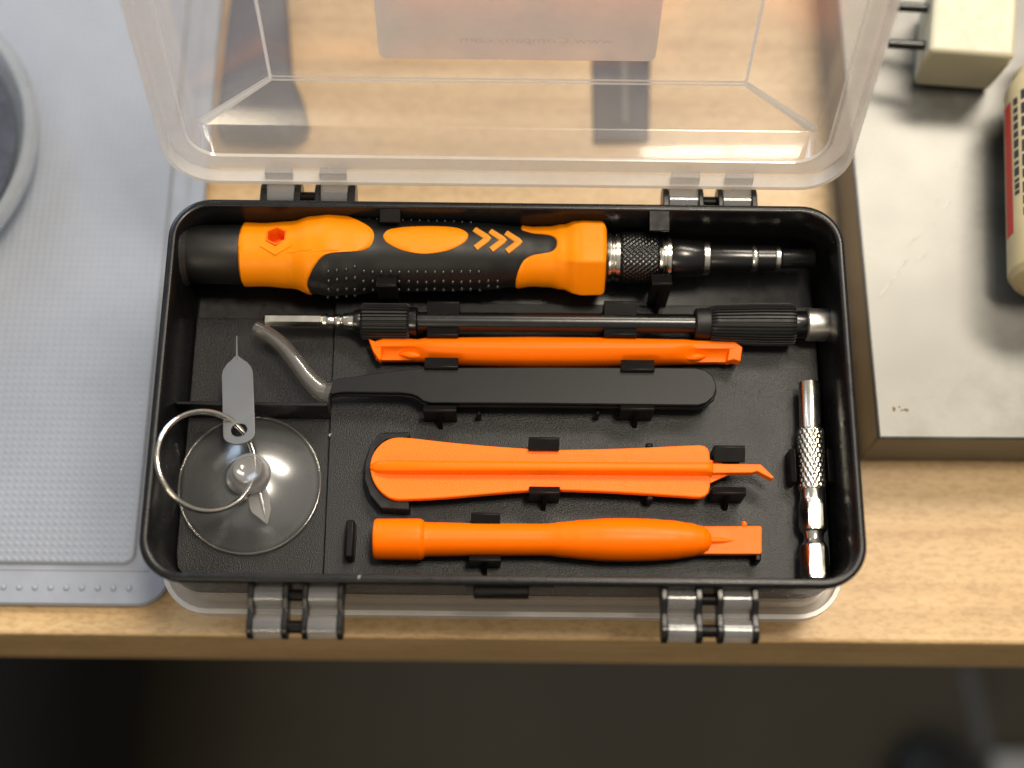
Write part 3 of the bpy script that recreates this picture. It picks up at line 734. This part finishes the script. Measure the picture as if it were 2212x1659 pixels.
# ---- wide pry tool with rib and hook
def z5(x, y): return (740.6 + x * 0.434, 905.2 + y * 0.434)
wp = thing('wide_pry_tool', 'wide flat grainy orange pry tool with a raised centre rib and bent hook', 'pry tool', (U(1200, 1010, 36).x, U(1200, 1010, 36).y, FZ))
out = dens([(134, 240), (142, 195), (165, 150), (205, 112), (260, 92), (340, 94), (500, 112), (700, 131), (930, 147), (1070, 152), (1300, 148), (1500, 141), (1700, 131)], 3) + \
      [(1775, 129), (1800, 133), (1818, 146), (1826, 170), (1828, 200), (1828, 335), (1820, 365), (1804, 382), (1780, 389), (1750, 388)] + \
      dens([(1700, 384), (1500, 371), (1300, 360), (1080, 353), (920, 356), (700, 374), (500, 391), (340, 399), (250, 397), (190, 362), (150, 305), (134, 240)], 3)[:-1]
ztop = 38.2; bm = NB(); P = [U(*z5(*q), ztop) for q in out]
prism(bm, [(p.x, p.y) for p in P], ztop - 2.3, ztop); obj('blade', bm, M['grain'], wp, bevel=0.35, seg=3)
bm = NB(); secs = []
for x, a, c, h in ((137, 232, 246, 0.1), (170, 212, 256, 1.5), (230, 207, 256, 2.4), (500, 210, 256, 2.7), (1000, 214, 256, 2.8), (1500, 217, 258, 2.9), (1800, 217, 260, 2.9), (1832, 218, 262, 2.9), (1842, 222, 264, 2.2)):
    a_, b_ = U(*z5(x, a), ztop + h * 0.9), U(*z5(x, c), ztop + h * 0.9); X = (a_.x + b_.x) / 2
    secs.append([(X, a_.y + 0.55, ztop - 0.6), (X, a_.y + 0.15, ztop + h * 0.8), (X, a_.y - 0.4, ztop + h), (X, b_.y + 0.4, ztop + h), (X, b_.y - 0.15, ztop + h * 0.8), (X, b_.y - 0.55, ztop - 0.6)])
loft(bm, secs); obj('centre_rib', bm, M['orange'], wp, smooth=60)
bm = NB(); za = 39.2
P = [U(*z5(*q), za) for q in ((1826, 222), (2080, 225), (2148, 290), (2135, 296), (2062, 258), (2040, 266), (1826, 268))]
prism(bm, [(p.x, p.y) for p in P], 36.4, za); obj('hook_arm', bm, M['grain'], wp, bevel=0.2)
for q in (((1824, 200), (1905, 226), (1824, 226)), ((1824, 320), (1824, 262), (1950, 262))):
    bm = NB(); P = [U(*z5(*k), 37.4) for k in q]; prism(bm, [(p.x, p.y) for p in P], 36.0, 37.4); obj('gusset', bm, M['grain'], wp, bevel=0.1)

# ---- round pry pen
G = Axis(808, 1165, 1645, 1167, 36.4)
pp_ = thing('pry_pen', 'smooth round orange pry pen with a swollen grip and flat square blade', 'pry tool', (G.at(1200).x, G.at(1200).y, FZ))
G.seg('pen_body', [(808, 40), (810, 43), (815, 44.5), (900, 45), (908, 44.5), (914, 42), (917, 38), (925, 37), (1050, 35), (1170, 34.5), (1185, 35), (1220, 39), (1260, 43), (1310, 46.5), (1350, 47), (1400, 46), (1450, 42.5), (1490, 37), (1515, 31), (1528, 24), (1534, 15), (1537, 6)], M['orange'], pp_, smooth=60, ease=3)
bm = NB(); zb_ = 36.8
P = [U(*z5(*q), zb_) for q in ((1740, 534), (2078, 531), (2086, 538), (2086, 664), (2078, 672), (1740, 672))]
prism(bm, [(p.x, p.y) for p in P], 34.4, zb_); obj('flat_blade', bm, M['orange'], pp_, bevel=0.25)
bm = NB(); p, q = U(*z5(1780, 603), 37), U(*z5(1945, 605), 36.7)
tube(bm, [p, p + (q - p) * 0.7, q], [0.9, 0.7, 0.15], 10); obj('blade_ridge', bm, M['orange'], pp_)
bm = NB(); p = U(*z5(1998, 524), 36.4); ellipsoid(bm, p, 0.7, 0.9, 0.6); obj('mould_nub', bm, M['orange'], pp_)

# ---- bit holder
def z6(x, y): return (1591 + x * 0.3308, 768 + y * 0.3308)
Pa, Pb = U(*z6(474, 178), 35.6), U(*z6(512, 1466), 35.2)
bh = thing('bit_holder', 'silver knurled hex shank bit holder lying along the right wall of the box', 'bit holder', ((Pa.x + Pb.x) / 2, (Pa.y + Pb.y) / 2, FZ))
Lb = (Pb - Pa).length
def tb_(y): return Lb * (y - 178) / (1466 - 178)
def bseg(name, L, rmod=None, n=0, smooth=40, seg=48):
    b = NB(); p = [(tb_(y), r) for y, r in L]
    if n:
        q = []
        for k in range(n + 1):
            t = p[0][0] + (p[-1][0] - p[0][0]) * k / n
            for (a, ra), (c, rc) in zip(p[:-1], p[1:]):
                if t <= c + 1e-9: q.append((t, ra + (rc - ra) * (t - a) / max(c - a, 1e-9))); break
        p = q
    lathe(b, Pa, Pb, p, seg, rmod); return obj(name, b, M['chrome'], bh, smooth=smooth)
bseg('socket', [(192, 1.6), (179, 1.7), (178, 2.5), (182, 2.75), (495, 2.75), (500, 2.85)])
bseg('knurled_grip', [(496, 3.0), (502, 3.3), (892, 3.3), (898, 3.0)], knurl(16, 1.25, 0.2), 90, 60, 132)
def hexs(t, phi, r):
    m_ = (phi + PI / 6) % (PI / 3) - PI / 6
    return min(r, 3.16 / math.cos(m_)) if r > 2.9 else r
bseg('hex_shank', [(896, 3.05), (955, 3.1), (962, 3.2), (975, 3.4), (1000, 3.66), (1130, 3.66), (1155, 3.3), (1168, 2.7), (1190, 2.45), (1215, 2.45), (1235, 2.8), (1252, 3.3), (1275, 3.66), (1440, 3.66), (1462, 3.4), (1466, 3.1)], hexs, 0, 22, 96)

# ---- suction cup
S0 = U(540, 1047, 30)
cx, cy = S0.x, S0.y
sp = thing('suction_cup', 'clear vinyl suction cup with a round knob in the left compartment', 'suction cup', (cx, cy, 29.6))
bm = NB()
pr = [(30.0, 18.0), (30.5, 18.2), (31.0, 17.9)] + [(31.0 + 6.3 * (1 - (r / 17.6) ** 2), r) for r in (17, 16, 15, 14, 13, 12, 11, 10, 9, 8, 7, 6, 5.2)]
ri = [(z - 1.0, r - 0.7) for z, r in reversed(pr)]; ri[-1] = (29.9, 17.4)
rings = [[(cx + r * math.cos(2 * PI * k / 72), cy + r * math.sin(2 * PI * k / 72), z) for k in range(72)] for z, r in pr + [(37.6, 4.6), (37.2, 3.6)] + ri]
loft(bm, rings, False, False); obj('dome', bm, M['cup'], sp, smooth=60)
bm = NB(); tube(bm, [(cx + 18.0 * math.cos(2 * PI * k / 96), cy + 18.0 * math.sin(2 * PI * k / 96), 30.55) for k in range(96)], 0.42, 8, closed=True); obj('rim_bead', bm, M['tubing'], sp, smooth=60)
kx, ky = U(540, 1022, 42).x, U(540, 1022, 42).y
bm = NB()
pr = smooth_prof([(36.6, 4.4), (38.6, 4.0), (39.6, 4.6), (41.4, 5.1), (43.2, 4.8), (44.2, 4.0), (45.2, 3.7), (46.0, 3.5), (46.2, 3.2), (45.9, 2.9)], 3)
loft(bm, [[(cx + (kx - cx) * min(1, (z - 36.6) / 4) + r * math.cos(2 * PI * k / 48), cy + (ky - cy) * min(1, (z - 36.6) / 4) + r * math.sin(2 * PI * k / 48), z) for k in range(48)] for z, r in pr])
obj('knob', bm, M['knob'], sp, smooth=60)
fl_ = [(548, 1058), (575, 1056), (583, 1075), (586, 1100), (578, 1134), (568, 1126), (556, 1116), (545, 1108), (540, 1098), (537, 1080)]
bm = NB(); P = [U(x, y, 39) for x, y in fl_]
prism(bm, [(p.x, p.y) for p in P], 38.3, 39.3); tube(bm, [U(560, 1060, 39.3), U(568, 1090, 39.4), U(578, 1130, 39.2)], [0.6, 0.5, 0.2], 8)
obj('pull_tab', bm, M['knob'], sp, bevel=0.3)

# ---- split ring leaning on the box rim
rl, rr_ = U(338, 985, 53.0), U(550, 1005, 39.4)
rc = (rl + rr_) / 2; ax = (rr_ - rl).normalized(); ra = (rr_ - rl).length / 2
ay = Vector((0, 1, 0)) - ax * ax.y; ay.normalize(); an = ax.cross(ay).normalized()
bm = NB(); pts = []
for k in range(131):
    th = 2 * PI * k / 64 + 2.5
    pts.append(rc + (ax * math.cos(th) + ay * math.sin(th)) * (ra - 0.15 * (k / 130)) + an * (0.6 - 1.25 * max(0, min(1, (k - 45) / 40))))
tube(bm, pts, 0.6, 12)
tag(obj('split_ring', bm, M['wire'], origin=tuple(rc), smooth=60), 'shiny double wire key ring leaning over the left rim of the box', 'key ring')

# ---- ejector pin threaded on the ring
ej = thing('ejector_pin', 'flat grey metal ejector pin tag with a needle point and round hole', 'ejector pin', tuple(U(515, 860, 38)))
q0, q1 = U(517, 938, 43.6), U(512, 775, 41.4)          # hole end and shoulder end, centre line
dl = (q1 - q0); L_ = dl.length; dl.normalize(); ds = dl.cross(Vector((0, 0, 1))).normalized(); dn = ds.cross(dl).normalized()
def loc(u, v, h=0): return q0 + ds * u + dl * v + dn * h
hw = 4.0
o_ = [(hw * math.cos(t), -0.2 + 2.6 * math.sin(t)) for t in [math.radians(180 + 180 * k / 16) for k in range(17)]]
o_ += [(hw, L_ - 4.5), (hw - 0.3, L_ - 3.0), (hw - 1.3, L_ - 1.4), (1.4, L_ - 0.3), (0.55, L_ + 0.7), (-0.55, L_ + 0.7), (-1.4, L_ - 0.3), (-hw + 1.3, L_ - 1.4), (-hw + 0.3, L_ - 3.0), (-hw, L_ - 4.5)]
bm = NB()
hole = [(2.0 * math.cos(2 * PI * k / 24), 1.0 + 1.75 * math.sin(2 * PI * k / 24)) for k in range(24)]
ed = []
for h in (-0.4, 0.4):
    vo = [bm.verts.new(loc(u, v, h)) for u, v in o_]; vi = [bm.verts.new(loc(u, v, h)) for u, v in hole]
    es = [bm.edges.new((L[i], L[(i + 1) % len(L)])) for L in (vo, vi) for i in range(len(L))]
    bmesh.ops.triangle_fill(bm, use_beauty=True, use_dissolve=False, edges=es, normal=dn); ed.append((vo, vi))
for k in (0, 1):
    a, b_ = ed[0][k], ed[1][k]
    for i in range(len(a)): bm.faces.new((a[i], a[(i + 1) % len(a)], b_[(i + 1) % len(a)], b_[i]))
obj('tag_plate', bm, M['pin'], ej, smooth=30, bevel=0.15)
bm = NB(); tube(bm, [loc(0, L_ - 0.4), loc(0, L_ + 2.5), loc(0.1, L_ + 6.4)], [0.5, 0.42, 0.3], 10); obj('needle', bm, M['pin'], ej)

# ------------------------------------------------------------------ silicone mat
mt = thing('silicone_mat', 'grey blue dotted silicone mat lying on the bench left of the box', 'mat', (-200, 100, 0))
xe = U(368, 1262, 3).x; yf = U(200, 1307, 3).y
bm = NB()
def mring(i, z, r): return [(x, y, z) for x, y in rrect(-520 + i, xe - i, yf + i, 560 - i, r, 12)]
loft(bm, [mring(0.3, 0.02, 8.5), mring(0, 0.5, 9), mring(0, 2.4, 9), mring(0.5, 3.0, 8.5)])
for k in range(60):
    ellipsoid(bm, (xe - 11 - k * 4.2, yf + 4.6, 3.0), 0.9, 0.9, 0.55, 10, 6)
obj('mat_base', bm, M['mat_flat'], mt)
xi = U(292, 1190, 4).x; yi = U(150, 1217, 4).y
bm = NB()
def nring(i, z, r): return [(x, y, z) for x, y in rrect(-500 + i, xi - i, yi + i, 540 - i, r, 8)]
loft(bm, [nring(0, 2.9, 3), nring(0, 3.7, 3), nring(0.5, 4.2, 2.6)]); obj('dotted_panel', bm, M['mat_dots'], mt)
bm = NB(); box(bm, -500, xi + 4, yf + 9.2, yf + 9.9, 2.9, 3.25); box(bm, xi + 4.6, xi + 5.3, yf + 12, 540, 2.9, 3.25); obj('mat_ridge', bm, M['mat_flat'], mt, bevel=0.15)

# ------------------------------------------------------------------ round dish on the mat
zr = 15.0
dc = U(-305, 300, zr); rad = (U(79, 290, zr) - dc).length
ds_ = thing('glass_dish', 'round thick glass dish standing on the mat at the left edge', 'dish', (dc.x, dc.y, 4.2))
pr = smooth_prof([(4.3, rad - 8), (5.5, rad - 5.5), (9, rad - 2), (12, rad - 0.3), (14.3, rad), (15.2, rad - 1.0), (15.0, rad - 3.6), (13.5, rad - 4.5), (10, rad - 6.0), (6, rad - 9)], 4)
bm = NB(); loft(bm, [[(dc.x + r * math.cos(2 * PI * k / 96), dc.y + r * math.sin(2 * PI * k / 96), z) for k in range(96)] for z, r in pr]); obj('bowl', bm, M['glass'], ds_, smooth=60)
bm = NB(); pr = [(6.2, rad - 11), (9, rad - 8), (9.4, rad - 9)]
loft(bm, [[(dc.x + r * math.cos(2 * PI * k / 64), dc.y + r * math.sin(2 * PI * k / 64), z) for k in range(64)] for z, r in pr]); obj('dark_insert', bm, M['navy'], ds_)

# ------------------------------------------------------------------ steel block with the things on it
zs = 22.0
sl = U(1897, 948, zs); su = U(1846, 400, zs)
dxdy = (su.x - sl.x) / (su.y - sl.y)
blk = thing('steel_block', 'heavy brushed steel block with scratches on the bench right of the box', 'metal block', (sl.x + 60, sl.y + 80, 0))
bm = NB(); prism(bm, [(sl.x, sl.y), (sl.x + 190, sl.y + 1.2), (sl.x + 190, sl.y + 240), (sl.x + dxdy * 240, sl.y + 240)], 0.03, zs)
obj('block_body', bm, M['steel'], blk, bevel=0.8, seg=3)
bm = NB()
p = U(1938, 884, zs + 0.02)
for k in range(9): 
    a = p + Vector((random.gauss(0, 1.3), random.gauss(0, 1.0), 0)); r = random.uniform(0.2, 0.6)
    bm.faces.new([bm.verts.new((a.x + r * random.uniform(0.7, 1.2) * math.cos(2 * PI * j / 7), a.y + r * random.uniform(0.7, 1.2) * math.sin(2 * PI * j / 7), zs + 0.02 + k * 0.002)) for j in range(7)])
obj('rust_spot', bm, plastic('rust', (0.16, 0.10, 0.05), 0.7), blk, smooth=0)
bm = NB()
for (x0, y0, x1, y1) in ((1960, 530, 1990, 505), (2040, 450, 2052, 435), (2020, 440, 2030, 425), (1985, 560, 2000, 548), (2060, 360, 2066, 352), (1900, 640, 1960, 560)):
    tube(bm, [U(x0, y0, zs), U(x1, y1, zs)], 0.16, 6, flat=0.35)
obj('scratch', bm, plastic('bright_scratch', (0.26, 0.255, 0.24), 0.42, metal=1), blk)

zb = zs + 21
pl = thing('plug', 'ivory block shaped plug with dark pins lying on the steel block', 'plug', tuple(U(2090, 120, zs + 1)))
q = [U(x, y, zb) for x, y in ((2008, 108), (2193, 122), (2204, -60), (2022, -60))]
bm = NB(); c = sum((Vector((p.x, p.y)) for p in q), Vector((0, 0))) / 4
lo = [c + (Vector((p.x, p.y)) - c) * 0.93 for p in q]
loft(bm, [[(p.x, p.y, zs + 1.2) for p in lo], [(p.x, p.y, zb - 6) for p in q], [(p.x, p.y, zb) for p in q]]); obj('plug_body', bm, M['ivory'], pl, bevel=1.3, seg=3)
for y in (16, 97):
    a, b_ = U(2026, y + 3, zs + 15), U(1918, y - 3, zs + 15); bm = NB()
    tube(bm, [a, b_], 1.35, 14); obj('pin', bm, M['blackmetal'], pl)
for y in (20, 100):
    a = U(2012, y, zs + 15); bm = NB(); box(bm, a.x - 0.6, a.x + 2.5, a.y - 2.6, a.y + 2.6, zs + 12.4, zs + 17.6); obj('pin_collar', bm, M['ivory'], pl, bevel=0.5)

zc = zs + 15.2
b0 = U(2306, 622, zc); b1 = U(2290, 150, zc)
bt = thing('bottle', 'cream plastic bottle with red and black print lying on the steel block', 'bottle', (b0.x, (b0.y + b1.y) / 2, zs))
bm = NB(); Lb = (b1 - b0).length; rb = 15.0
Lbody = Lb * 0.87
lathe(bm, b0, b1, smooth_prof([(0.3, 9), (0.5, 11.5), (2.0, 14), (4.0, 15), (Lbody, 15), (Lbody + 5, 13), (Lbody + 11, 8), (Lbody + 14, 6.5), (Lbody + 22, 6.5)], 4), 64); obj('bottle_body', bm, M['cream'], bt, smooth=60)
bd = (b1 - b0).normalized(); bs, bu = frame_of(bd)
sgn = 1 if bs.x < 0 else -1
def bpt(t, a, off=0.06): return b0 + bd * t + (bu * math.cos(a) + bs * (sgn * math.sin(a))) * (rb + off)
def band(b, t0, t1, a0, a1, off=0.06):
    n = 6; lo = [b.verts.new(bpt(t0, a0 + (a1 - a0) * k / n, off)) for k in range(n + 1)]; hi = [b.verts.new(bpt(t1, a0 + (a1 - a0) * k / n, off)) for k in range(n + 1)]
    for k in range(n): b.faces.new((lo[k], lo[k + 1], hi[k + 1], hi[k]))
bm = NB(); band(bm, Lb * 0.20, Lb * 0.80, 1.40, 1.72); obj('red_stripe', bm, M['red'], bt, smooth=60)
bm = NB(); t = Lb * 0.80
while t > Lb * 0.36:
    l = random.uniform(0.8, 2.6); band(bm, t - l, t, 1.20, 1.33); t -= l + random.uniform(0.4, 0.9)
t = Lb * 0.82
while t > Lb * 0.28:
    l = random.uniform(1.6, 3.6); band(bm, t - l, t, 0.86, 1.12); t -= l + random.uniform(0.7, 1.2)
obj('print', bm, M['ink'], bt, smooth=60)

# ------------------------------------------------------------------ dark strap, and dark shape added for reflection and shade, behind the open lid
def flat_shape(name, pts, z, m, label, cat, bev):
    P = [U(x, y, z) for x, y in pts]; b = NB(); prism(b, [(p.x, p.y) for p in P], 0.05, z)
    c = sum(P, Vector((0, 0, 0))) / len(P)
    return tag(obj(name, b, m, None, bevel=bev, seg=3, origin=(c.x, c.y, 0)), label, cat)
stp = thing('strap', 'dark navy strap with a grey centre line lying behind the clear lid', 'strap', tuple(U(1345, 200, 0)))
bm = NB(); P = [U(x, y, 2.2) for x, y in ((1284, 302), (1402, 300), (1406, 112), (1280, 112))]
prism(bm, [(p.x, p.y) for p in P], 0.05, 2.2); obj('strap_band', bm, M['navy'], stp, bevel=0.5)
bm = NB(); P = [U(x, y, 2.4) for x, y in ((1345, 262), (1358, 262), (1355, 114), (1341, 114))]
prism(bm, [(p.x, p.y) for p in P], 2.1, 2.4); obj('centre_stitch', bm, M['grey'], stp)
flat_shape('dark_shape', [(462, 284), (560, 292), (640, 286), (668, 262), (655, 215), (628, 150), (612, -90), (505, -90), (478, 120)], 9, M['navy'], 'flat dark shape added for the reflection and mat shadow behind the lid', 'dark_shape', 3.2)  # dark slab stands in for a reflection and the mat's shadow
